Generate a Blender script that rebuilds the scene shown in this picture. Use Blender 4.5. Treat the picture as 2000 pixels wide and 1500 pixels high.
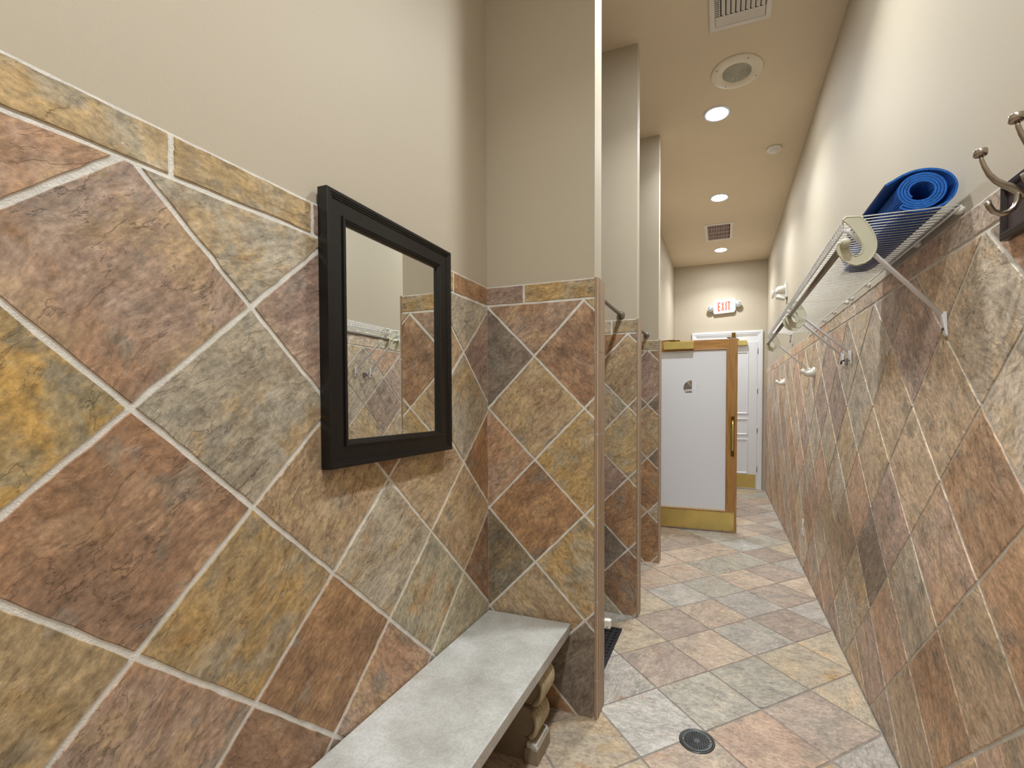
import bpy, math, random
from mathutils import Vector, Matrix
PI = math.pi
C = bpy.context.scene.collection
for o in list(bpy.data.objects):
    bpy.data.objects.remove(o)

# ------------------------------------------------------------------ camera, world, exposure
XL, XR, YP, ZT, ZC, YB = -0.930, 0.578, 1.727, 1.733, 3.29, 7.19
XE = -0.464            # free end of the dividing walls
XL2 = -0.700           # corridor wall past the stalls
YK = -1.70             # wall behind the camera
F_PX, CX, CY = 899.2, 1089.4, 810.5
cam = bpy.data.cameras.new('camera')
cam.sensor_fit = 'HORIZONTAL'; cam.sensor_width = 36.0
cam.lens = F_PX / 2000 * 36
cam.shift_x = (1000 - CX) / 2000
cam.shift_y = (CY - 750) / 2000
cam.clip_start = 0.02
co = bpy.data.objects.new('camera', cam); C.objects.link(co)
R2 = Vector((0.94137619, 0.3373571, -0.0010315)); U2 = Vector((-0.00786091, 0.02499195, 0.99965675))
W2 = Vector((-0.33726708, 0.94104495, -0.02617876))
co.matrix_world = Matrix(((R2.x, U2.x, -W2.x, 0), (R2.y, U2.y, -W2.y, 0), (R2.z, U2.z, -W2.z, 1.25), (0, 0, 0, 1)))
bpy.context.scene.camera = co
w = bpy.data.worlds.new('world'); w.use_nodes = True
w.node_tree.nodes['Background'].inputs[0].default_value = (0.9, 0.85, 0.8, 1)
w.node_tree.nodes['Background'].inputs[1].default_value = 0.3
bpy.context.scene.world = w
vs = bpy.context.scene.view_settings
vs.view_transform = 'Standard'; vs.look = 'None'; vs.gamma = 1; vs.use_curve_mapping = False
vs.exposure = 0.2
LAMP_W = 12.0
LAMPS = [(-0.05, -1.10), (-0.05, 0.40), (-0.05, 1.94), (-0.055, 3.49), (-0.048, 4.906), (-0.04, 6.571)]  # first two are unseen lights, added behind and above the viewer as fill
STALL_W = 9.0

# ------------------------------------------------------------------ materials
def lin(c):
    return tuple((x/255/12.92 if x/255 <= 0.04045 else ((x/255+0.055)/1.055)**2.4) for x in c[:3]) + (1.0,)
def new_mat(name):
    m = bpy.data.materials.new(name); m.use_nodes = True
    nt = m.node_tree; return m, nt, nt.nodes['Principled BSDF']
def N(nt, t, **kw):
    n = nt.nodes.new(t)
    for k, v in kw.items():
        if k in n.inputs: n.inputs[k].default_value = v
        else: setattr(n, k, v)
    return n
def ramp(nt, pts):
    r = nt.nodes.new('ShaderNodeValToRGB'); e = r.color_ramp.elements
    e[0].position, e[0].color = pts[0][0], pts[0][1]
    e[1].position, e[1].color = pts[-1][0], pts[-1][1]
    for p, c in pts[1:-1]:
        x = e.new(p); x.color = c
    return r
def g(v): return (v, v, v, 1)
def mixc(nt, fac, a, b, blend='MIX'):
    n = nt.nodes.new('ShaderNodeMix'); n.data_type = 'RGBA'; n.blend_type = blend
    for sock, v in ((n.inputs[0], fac), (n.inputs[6], a), (n.inputs[7], b)):
        if isinstance(v, (int, float, tuple)): sock.default_value = v
        else: nt.links.new(v, sock)
    return n.outputs[2]
def plain(name, rgb, rough=0.5, metal=0.0, var=0.06, vscale=8.0, bump=0.0, bscale=200.0, coat=0.0):
    m, nt, p = new_mat(name)
    tc = N(nt, 'ShaderNodeTexCoord')
    n = N(nt, 'ShaderNodeTexNoise', Scale=vscale, Detail=4.0)
    nt.links.new(tc.outputs['Object'], n.inputs['Vector'])
    c = lin(rgb)
    lo = tuple(x*(1-var) for x in c[:3]) + (1,); hi = tuple(min(1, x*(1+var)) for x in c[:3]) + (1,)
    r = ramp(nt, [(0.3, lo), (0.7, hi)])
    nt.links.new(n.outputs['Fac'], r.inputs[0]); nt.links.new(r.outputs[0], p.inputs['Base Color'])
    p.inputs['Roughness'].default_value = rough; p.inputs['Metallic'].default_value = metal
    p.inputs['Coat Weight'].default_value = coat
    if bump:
        b = N(nt, 'ShaderNodeBump', Strength=bump, Distance=0.002)
        n2 = N(nt, 'ShaderNodeTexNoise', Scale=bscale, Detail=3.0)
        nt.links.new(tc.outputs['Object'], n2.inputs['Vector'])
        nt.links.new(n2.outputs['Fac'], b.inputs['Height']); nt.links.new(b.outputs[0], p.inputs['Normal'])
    return m

def slate_mat(name, contrast=1.0, rough=0.55, bump=1.0):
    m, nt, p = new_mat(name); L = nt.links.new
    a = N(nt, 'ShaderNodeAttribute', attribute_name='tuv')
    A = N(nt, 'ShaderNodeAttribute', attribute_name='tint_a')
    B = N(nt, 'ShaderNodeAttribute', attribute_name='tint_b')
    D = N(nt, 'ShaderNodeAttribute', attribute_name='tint_c')
    # a slow warp, shared
    wn = N(nt, 'ShaderNodeTexNoise', Scale=3.0, Detail=3.0); L(a.outputs['Vector'], wn.inputs['Vector'])
    wv = N(nt, 'ShaderNodeVectorMath', operation='MULTIPLY_ADD')
    L(wn.outputs['Color'], wv.inputs[0]); wv.inputs[1].default_value = (0.12, 0.12, 0.0); L(a.outputs['Vector'], wv.inputs[2])
    # streaked cleavage lines
    mp = N(nt, 'ShaderNodeMapping'); mp.inputs['Scale'].default_value = (3.2, 6.4, 1.0); L(wv.outputs[0], mp.inputs['Vector'])
    st = N(nt, 'ShaderNodeTexNoise', Scale=4.0, Detail=14.0, Roughness=0.74); L(mp.outputs[0], st.inputs['Vector'])
    mp2 = N(nt, 'ShaderNodeMapping'); mp2.inputs['Scale'].default_value = (48.0, 92.0, 1.0); L(wv.outputs[0], mp2.inputs['Vector'])
    ms = N(nt, 'ShaderNodeTexNoise', Scale=1.0, Detail=6.0, Roughness=0.65); L(mp2.outputs[0], ms.inputs['Vector'])
    # patches
    n1 = N(nt, 'ShaderNodeTexNoise', Scale=3.8, Detail=13.0, Roughness=0.68, Distortion=0.2); L(wv.outputs[0], n1.inputs['Vector'])
    off = N(nt, 'ShaderNodeVectorMath', operation='ADD'); L(wv.outputs[0], off.inputs[0]); off.inputs[1].default_value = (7.3, 3.1, 5.7)
    n2 = N(nt, 'ShaderNodeTexNoise', Scale=7.0, Detail=12.0, Roughness=0.66); L(off.outputs[0], n2.inputs['Vector'])
    off2 = N(nt, 'ShaderNodeVectorMath', operation='ADD'); L(wv.outputs[0], off2.inputs[0]); off2.inputs[1].default_value = (-3.3, 8.1, 2.7)
    n4 = N(nt, 'ShaderNodeTexNoise', Scale=9.0, Detail=12.0, Roughness=0.62); L(off2.outputs[0], n4.inputs['Vector'])
    fine = N(nt, 'ShaderNodeTexNoise', Scale=120.0, Detail=6.0, Roughness=0.7); L(a.outputs['Vector'], fine.inputs['Vector'])
    # ledges where a layer has flaked off: contour of a large noise
    mp3 = N(nt, 'ShaderNodeMapping'); mp3.inputs['Scale'].default_value = (2.2, 4.6, 1.0); L(wv.outputs[0], mp3.inputs['Vector'])
    n3 = N(nt, 'ShaderNodeTexNoise', Scale=2.2, Detail=9.0, Roughness=0.6); L(mp3.outputs[0], n3.inputs['Vector'])
    r1 = ramp(nt, [(0.44, g(0)), (0.50, g(0.45)), (0.60, g(1))]); L(n1.outputs['Fac'], r1.inputs[0])
    c1 = mixc(nt, r1.outputs[0], A.outputs['Color'], B.outputs['Color'])
    r2 = ramp(nt, [(0.52, g(0)), (0.57, g(0.55)), (0.68, g(0.9))]); L(n2.outputs['Fac'], r2.inputs[0])
    c2 = mixc(nt, r2.outputs[0], c1, D.outputs['Color'])
    r5 = ramp(nt, [(0.57, g(0)), (0.60, g(0.35)), (0.70, g(0.6))]); L(n4.outputs['Fac'], r5.inputs[0])
    c2 = mixc(nt, r5.outputs[0], c2, lin((146, 144, 134)))
    r6 = ramp(nt, [(0.28, g(0.55)), (0.40, g(0))]); L(n4.outputs['Fac'], r6.inputs[0])
    c2 = mixc(nt, r6.outputs[0], c2, lin((168, 122, 66)))
    q = contrast
    r3 = ramp(nt, [(0.30, g(0.5-.22*q)), (0.5, g(0.5)), (0.70, g(0.5+.18*q))]); L(st.outputs['Fac'], r3.inputs[0])
    c3 = mixc(nt, 1.0, c2, r3.outputs[0], 'MULTIPLY')
    r4 = ramp(nt, [(0.30, g(0.78-.30*q)), (0.50, g(0.78)), (0.68, g(min(1.0, 0.78+.26*q)))]); L(ms.outputs['Fac'], r4.inputs[0])
    c4 = mixc(nt, 1.0, c3, r4.outputs[0], 'MULTIPLY')
    r7 = ramp(nt, [(0.32, g(0.74)), (0.62, g(1.0))]); L(fine.outputs['Fac'], r7.inputs[0])
    c4 = mixc(nt, 1.0, c4, r7.outputs[0], 'MULTIPLY')
    crack = ramp(nt, [(0.4925, g(1)), (0.4985, g(0.45)), (0.5005, g(0.5)), (0.505, g(1))]); L(n3.outputs['Fac'], crack.inputs[0])
    mk = ramp(nt, [(0.47, g(0)), (0.54, g(1))]); L(n1.outputs['Fac'], mk.inputs[0])
    c5 = mixc(nt, mk.outputs[0], g(1), crack.outputs[0])
    c6 = mixc(nt, 1.0, c4, c5, 'MULTIPLY')
    sc = N(nt, 'ShaderNodeVectorMath', operation='SCALE'); L(c6, sc.inputs[0]); sc.inputs['Scale'].default_value = 2.6
    L(sc.outputs[0], p.inputs['Base Color'])
    p.inputs['Roughness'].default_value = rough
    p.inputs['Specular IOR Level'].default_value = 0.3
    # height
    led = ramp(nt, [(0.492, g(0)), (0.508, g(1))]); L(n3.outputs['Fac'], led.inputs[0])
    sth = N(nt, 'ShaderNodeMath', operation='MULTIPLY'); L(st.outputs['Fac'], sth.inputs[0]); sth.inputs[1].default_value = 0.7
    h = N(nt, 'ShaderNodeMath', operation='MULTIPLY_ADD'); L(led.outputs[0], h.inputs[0]); h.inputs[1].default_value = 0.20; L(sth.outputs[0], h.inputs[2])
    h2 = N(nt, 'ShaderNodeMath', operation='MULTIPLY_ADD'); L(ms.outputs['Fac'], h2.inputs[0]); h2.inputs[1].default_value = 0.22; L(h.outputs[0], h2.inputs[2])
    h3 = N(nt, 'ShaderNodeMath', operation='MULTIPLY_ADD'); L(fine.outputs['Fac'], h3.inputs[0]); h3.inputs[1].default_value = 0.06; L(h2.outputs[0], h3.inputs[2])
    b = N(nt, 'ShaderNodeBump', Strength=0.58*bump, Distance=0.0055); L(h3.outputs[0], b.inputs['Height']); L(b.outputs[0], p.inputs['Normal'])
    return m

def wood_mat(name, a, b, rough=0.4):
    m, nt, p = new_mat(name); L = nt.links.new
    tc = N(nt, 'ShaderNodeTexCoord'); mp = N(nt, 'ShaderNodeMapping'); mp.inputs['Scale'].default_value = (14, 14, 1.2)
    L(tc.outputs['Object'], mp.inputs['Vector'])
    n = N(nt, 'ShaderNodeTexNoise', Scale=3.0, Detail=8.0, Distortion=1.2); L(mp.outputs[0], n.inputs['Vector'])
    r = ramp(nt, [(0.3, lin(a)), (0.7, lin(b))]); L(n.outputs['Fac'], r.inputs[0]); L(r.outputs[0], p.inputs['Base Color'])
    p.inputs['Roughness'].default_value = rough
    return m
def emit_mat(name, rgb, s):
    m, nt, p = new_mat(name)
    p.inputs['Base Color'].default_value = lin(rgb); p.inputs['Emission Color'].default_value = lin(rgb)
    p.inputs['Emission Strength'].default_value = s
    return m

M = {}
M['slate'] = slate_mat('slate tile')
M['slate_floor'] = slate_mat('slate floor tile', contrast=0.75, rough=0.42, bump=0.55)
M['grout'] = plain('light grout', (222, 219, 212), 0.9, var=0.12, vscale=30, bump=0.6, bscale=300)
M['floor_grout'] = plain('floor grout', (142, 134, 126), 0.9, var=0.2, vscale=20, bump=0.6, bscale=300)
M['paint'] = plain('beige wall paint', (187, 176, 157), 0.62, var=0.012, vscale=1.5, bump=0.12, bscale=140)
M['ceil'] = plain('beige ceiling paint', (222, 206, 180), 0.7, var=0.02, vscale=2, bump=0.5, bscale=90)
m, nt, p = new_mat('bullnose tile')
tc_ = N(nt, 'ShaderNodeTexCoord'); mp_ = N(nt, 'ShaderNodeMapping'); mp_.inputs['Scale'].default_value = (70, 70, 1.6); nt.links.new(tc_.outputs['Object'], mp_.inputs['Vector'])
nn_ = N(nt, 'ShaderNodeTexNoise', Scale=1.0, Detail=5.0); nt.links.new(mp_.outputs[0], nn_.inputs['Vector'])
rr_ = ramp(nt, [(0.30, lin((122, 108, 84))), (0.45, lin((168, 138, 108))), (0.55, lin((150, 132, 112))), (0.70, lin((176, 146, 128)))]); nt.links.new(nn_.outputs['Fac'], rr_.inputs[0]); nt.links.new(rr_.outputs[0], p.inputs['Base Color'])
p.inputs['Roughness'].default_value = 0.5; M['nose'] = m
M['black'] = plain('black lacquered wood', (17, 16, 17), 0.3, var=0.15)
M['espresso'] = plain('espresso wood', (45, 34, 34), 0.35, var=0.15)
M['white'] = plain('white gloss paint', (226, 228, 234), 0.35, var=0.01)
M['plastic'] = plain('white plastic', (232, 230, 224), 0.4, var=0.01)
M['cream'] = plain('cream plastic', (206, 204, 182), 0.45, var=0.04)
M['wire'] = plain('white coated wire', (232, 230, 226), 0.4, var=0.03)
M['strut'] = plain('pale coated steel', (238, 240, 248), 0.35, var=0.02)
M['rod'] = plain('grey steel tube', (142, 134, 124), 0.35, 0.6, var=0.05)
M['nickel'] = plain('brushed nickel', (176, 166, 154), 0.28, 1.0, var=0.08, vscale=60)
M['brass'] = plain('polished brass', (216, 196, 124), 0.32, 0.85, var=0.12, vscale=4)
M['darkbrass'] = plain('aged brass', (120, 88, 36), 0.3, 1.0, var=0.2, vscale=30)
M['concrete'] = None
M['dark'] = plain('black void', (10, 10, 11), 0.8)  # colour of the flat sheets that stand for shade inside openings
M['iron'] = plain('dark cast metal', (66, 68, 68), 0.35, 0.7, var=0.25, vscale=30)
M['rubber'] = plain('black rubber', (20, 21, 24), 0.7, var=0.3, vscale=60, bump=0.5, bscale=400)
M['oak'] = wood_mat('golden oak', (150, 108, 58), (184, 140, 84))
M['palewood'] = wood_mat('pale wood bead', (206, 176, 132), (222, 194, 150))
M['lens'] = emit_mat('lit lens', (250, 254, 255), 160.0)
M['exit_red'] = emit_mat('lit red letters', (255, 104, 50), 0.8); M['exit_red'].node_tree.nodes['Principled BSDF'].inputs['Base Color'].default_value = (.12, .01, .005, 1)
M['led'] = emit_mat('red indicator', (255, 40, 30), 3.0)
M['louver'] = plain('louvre enamel', (226, 220, 212), 0.4, var=0.03)
M['grille'] = plain('grille grey', (150, 148, 138), 0.5)

def concrete():
    m, nt, p = new_mat('cast stone'); L = nt.links.new
    tc = N(nt, 'ShaderNodeTexCoord')
    n = N(nt, 'ShaderNodeTexNoise', Scale=5.0, Detail=10.0, Roughness=0.65); L(tc.outputs['Object'], n.inputs['Vector'])
    f = N(nt, 'ShaderNodeTexNoise', Scale=130.0, Detail=4.0); L(tc.outputs['Object'], f.inputs['Vector'])
    r = ramp(nt, [(0.3, lin((160, 159, 153))), (0.5, lin((192, 192, 188))), (0.7, lin((216, 218, 218)))]); L(n.outputs['Fac'], r.inputs[0])
    r2 = ramp(nt, [(0.3, g(0.82)), (0.6, g(1))]); L(f.outputs['Fac'], r2.inputs[0])
    L(mixc(nt, 1.0, r.outputs[0], r2.outputs[0], 'MULTIPLY'), p.inputs['Base Color'])
    p.inputs['Roughness'].default_value = 0.38
    b = N(nt, 'ShaderNodeBump', Strength=0.25, Distance=0.002); L(f.outputs['Fac'], b.inputs['Height']); L(b.outputs[0], p.inputs['Normal'])
    return m
M['concrete'] = concrete()
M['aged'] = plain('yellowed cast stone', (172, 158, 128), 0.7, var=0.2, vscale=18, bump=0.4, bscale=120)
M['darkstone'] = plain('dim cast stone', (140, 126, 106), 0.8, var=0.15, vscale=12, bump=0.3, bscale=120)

def frosted():
    m, nt, p = new_mat('frosted glass')
    p.inputs['Base Color'].default_value = lin((238, 242, 250)); p.inputs['Roughness'].default_value = 0.45
    p.inputs['Transmission Weight'].default_value = 0.12
    return m
M['frost'] = frosted()
m, nt, p = new_mat('clear glass'); p.inputs['Transmission Weight'].default_value = 1.0; p.inputs['Roughness'].default_value = 0.0
p.inputs['Base Color'].default_value = (0.95, 0.97, 0.96, 1); p.inputs['IOR'].default_value = 1.05; M['glass'] = m
m, nt, p = new_mat('mirror silver'); p.inputs['Metallic'].default_value = 1.0; p.inputs['Roughness'].default_value = 0.0
p.inputs['Base Color'].default_value = (0.90, 0.92, 0.90, 1); M['mirror'] = m

def mat_blue():
    m, nt, p = new_mat('blue foam'); L = nt.links.new
    a = N(nt, 'ShaderNodeAttribute', attribute_name='tuv')
    wv = N(nt, 'ShaderNodeTexWave', Scale=55.0); wv.bands_direction = 'X'; wv.wave_profile = 'SIN'
    L(a.outputs['Vector'], wv.inputs['Vector'])
    n = N(nt, 'ShaderNodeTexNoise', Scale=300.0); L(a.outputs['Vector'], n.inputs['Vector'])
    r = ramp(nt, [(0.2, lin((6, 52, 128))), (0.8, lin((14, 96, 190)))]); L(wv.outputs['Fac'], r.inputs[0])
    L(r.outputs[0], p.inputs['Base Color']); p.inputs['Roughness'].default_value = 0.5
    b = N(nt, 'ShaderNodeBump', Strength=0.8, Distance=0.002); L(wv.outputs['Fac'], b.inputs['Height']); L(b.outputs[0], p.inputs['Normal'])
    return m
M['mat'] = mat_blue()
M['mat_edge'] = plain('blue foam edge', (18, 104, 200), 0.7, var=0.35, vscale=220, bump=0.5, bscale=500)

# ------------------------------------------------------------------ mesh helpers
class MB:
    def __init__(s): s.v = []; s.f = []; s.m = []; s.sm = []; s.data = {}
    def face(s, idx, mi=0, smooth=False): s.f.append(tuple(idx)); s.m.append(mi); s.sm.append(smooth)
    def box(s, x0, x1, y0, y1, z0, z1, mi=0):
        b = len(s.v)
        s.v += [(x, y, z) for z in (z0, z1) for y in (y0, y1) for x in (x0, x1)]
        for q in ((0, 2, 3, 1), (4, 5, 7, 6), (0, 1, 5, 4), (2, 6, 7, 3), (0, 4, 6, 2), (1, 3, 7, 5)):
            s.face([b+i for i in q], mi)
        return s
    def hexa(s, pts, mi=0):      # 4 bottom ccw then 4 top ccw
        b = len(s.v); s.v += [tuple(p) for p in pts]
        for q in ((0, 3, 2, 1), (4, 5, 6, 7), (0, 1, 5, 4), (1, 2, 6, 5), (2, 3, 7, 6), (3, 0, 4, 7)):
            s.face([b+i for i in q], mi)
        return s
    def tube(s, pts, r, n=10, mi=0, caps=True, squash=None):
        pts = [Vector(p) for p in pts]; rs = r if isinstance(r, (list, tuple)) else [r]*len(pts)
        up = None; b = len(s.v)
        for i, p in enumerate(pts):
            t = (pts[min(i+1, len(pts)-1)] - pts[max(i-1, 0)]).normalized()
            if up is None:
                up = t.orthogonal().normalized()
            up = (up - t*up.dot(t)); up = up.normalized() if up.length > 1e-6 else t.orthogonal().normalized()
            sd = t.cross(up)
            for k in range(n):
                a = 2*PI*k/n
                s.v.append(tuple(p + (up*math.cos(a) + sd*math.sin(a))*rs[i]))
        for i in range(len(pts)-1):
            for k in range(n):
                k2 = (k+1) % n
                s.face((b+i*n+k, b+i*n+k2, b+(i+1)*n+k2, b+(i+1)*n+k), mi, True)
        if caps:
            s.face([b+k for k in range(n)][::-1], mi); s.face([b+(len(pts)-1)*n+k for k in range(n)], mi)
        return s
    def lathe(s, prof, o, ax='Z', n=40, mi=0, smooth=True, sx=1.0):   # prof: (r, h)
        b = len(s.v); ox, oy, oz = o
        for r, h in prof:
            for k in range(n):
                a = 2*PI*k/n; c, d = r*math.cos(a), r*math.sin(a)
                s.v.append({'Z': (ox+c, oy+d, oz+h), 'Y': (ox+c, oy+h, oz+d), 'X': (ox+h, oy+c, oz+d)}[ax])
        for i in range(len(prof)-1):
            for k in range(n):
                k2 = (k+1) % n
                s.face((b+i*n+k, b+i*n+k2, b+(i+1)*n+k2, b+(i+1)*n+k), mi, smooth)
        if prof[0][0] > 1e-5: s.face([b+k for k in range(n)][::-1], mi)
        if prof[-1][0] > 1e-5: s.face([b+(len(prof)-1)*n+k for k in range(n)], mi)
        return s
    def prism(s, poly, axis, a0, a1, mi=0, side=None, smooth=False):   # poly in the two other axes, order XZ / YZ / XY
        b = len(s.v); n = len(poly)
        def P(p, a): return {'Y': (p[0], a, p[1]), 'X': (a, p[0], p[1]), 'Z': (p[0], p[1], a)}[axis]
        s.v += [P(p, a0) for p in poly] + [P(p, a1) for p in poly]
        for k in range(n):
            k2 = (k+1) % n; s.face((b+k, b+k2, b+n+k2, b+n+k), mi if side is None else side, smooth)
        s.face([b+k for k in range(n)][::-1], mi); s.face([b+n+k for k in range(n)], mi)
        return s
    def frame(s, axis, u0, u1, v0, v1, base, sgn, prof, mi=0):  # mitred frame; prof = (inset, height)
        b = len(s.v); n = len(prof)
        for (cu, cv, du, dv) in ((u0, v0, 1, 1), (u1, v0, -1, 1), (u1, v1, -1, -1), (u0, v1, 1, -1)):
            for d, h in prof:
                u, v, a = cu+du*d, cv+dv*d, base+sgn*h
                s.v.append({'X': (a, u, v), 'Y': (u, a, v), 'Z': (u, v, a)}[axis])
        for c in range(4):
            c2 = (c+1) % 4
            for i in range(n-1):
                s.face((b+c*n+i, b+c*n+i+1, b+c2*n+i+1, b+c2*n+i), mi)
        return s
    def build(s, name, mats, parent=None, bevel=0, fix=True, rel=None):
        me = bpy.data.meshes.new(name)
        me.from_pydata([tuple(p) for p in s.v], [], s.f)
        mats = mats if isinstance(mats, (list, tuple)) else [mats]
        for m_ in mats: me.materials.append(m_)
        me.polygons.foreach_set('material_index', s.m); me.polygons.foreach_set('use_smooth', s.sm)
        for k, (typ, val) in s.data.items():
            at = me.attributes.new(k, typ, 'CORNER')
            flat = [x for fv in val for cv in fv for x in cv]
            at.data.foreach_set('color' if typ == 'FLOAT_COLOR' else 'vector', flat)
        me.update()
        if fix and not s.data:
            import bmesh
            bm = bmesh.new(); bm.from_mesh(me); bmesh.ops.recalc_face_normals(bm, faces=bm.faces); bm.to_mesh(me); bm.free()
        o = bpy.data.objects.new(name, me); C.objects.link(o)
        if parent is not None:
            o.parent = parent
            me.transform(Matrix.Translation(-Vector(WORLD[parent.name])))
            WORLD[o.name] = WORLD[parent.name]
        else:
            c0 = rel if rel is not None else (0, 0, 0)
            me.transform(Matrix.Translation(-Vector(c0))); o.location = c0; WORLD[o.name] = tuple(c0)
        if bevel:
            bv = o.modifiers.new('bevel', 'BEVEL'); bv.width = bevel; bv.segments = 2; bv.limit_method = 'ANGLE'
        return o
WORLD = {}
def thing(name, loc, label, cat, group=None):
    o = bpy.data.objects.new(name, None); C.objects.link(o); o.location = loc; WORLD[o.name] = tuple(loc)
    o.empty_display_size = 0.05
    return tag(o, label, cat, group)
def tag(o, label, cat, group=None):
    o['label'] = label; o['category'] = cat
    if group: o['group'] = group
    return o
def struct(o, label=None, cat=None):
    o['kind'] = 'structure'
    if label: o['label'] = label
    if cat: o['category'] = cat
    return o
def copy_thing(t, offset, label, group=None):
    c = t.copy(); C.objects.link(c); c.location = Vector(t.location) + Vector(offset); c['label'] = label
    if group: c['group'] = group
    for ch in [o for o in bpy.data.objects if o.parent == t]:
        d = ch.copy(); C.objects.link(d); d.parent = c
        for gc in [o for o in bpy.data.objects if o.parent == ch]:
            e = gc.copy(); C.objects.link(e); e.parent = d
    return c

# ------------------------------------------------------------------ tile walls
def clip(poly, nx, ny, d):      # keep nx*x+ny*y <= d
    out = []
    for i in range(len(poly)):
        a, b = poly[i], poly[(i+1) % len(poly)]
        da, db = nx*a[0]+ny*a[1]-d, nx*b[0]+ny*b[1]-d
        if da <= 0: out.append(a)
        if (da < 0 < db) or (db < 0 < da):
            t = da/(da-db); out.append((a[0]+(b[0]-a[0])*t, a[1]+(b[1]-a[1])*t))
    return out
def inset(poly, d):
    n = len(poly); out = poly
    area = sum(poly[i][0]*poly[(i+1) % n][1]-poly[(i+1) % n][0]*poly[i][1] for i in range(n))
    sg = 1 if area > 0 else -1
    for i in range(n):
        a, b = poly[i], poly[(i+1) % n]
        ex, ey = b[0]-a[0], b[1]-a[1]; l = math.hypot(ex, ey)
        if l < 1e-6: continue
        nx, ny = sg*ey/l, -sg*ex/l
        out = clip(out, nx, ny, nx*a[0]+ny*a[1]-d)
        if len(out) < 3: return []
    return out
PAL = [((160, 118, 92), (140, 114, 104), (174, 142, 110)), ((142, 100, 68), (118, 88, 68), (164, 124, 84)),
       ((158, 152, 138), (142, 132, 116), (172, 146, 104)), ((160, 138, 102), (148, 136, 116), (172, 138, 84)),
       ((146, 132, 118), (122, 104, 94), (162, 146, 124)), ((156, 134, 108), (132, 108, 86), (170, 144, 102)),
       ((132, 110, 102), (110, 92, 88), (152, 128, 112))]
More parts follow.
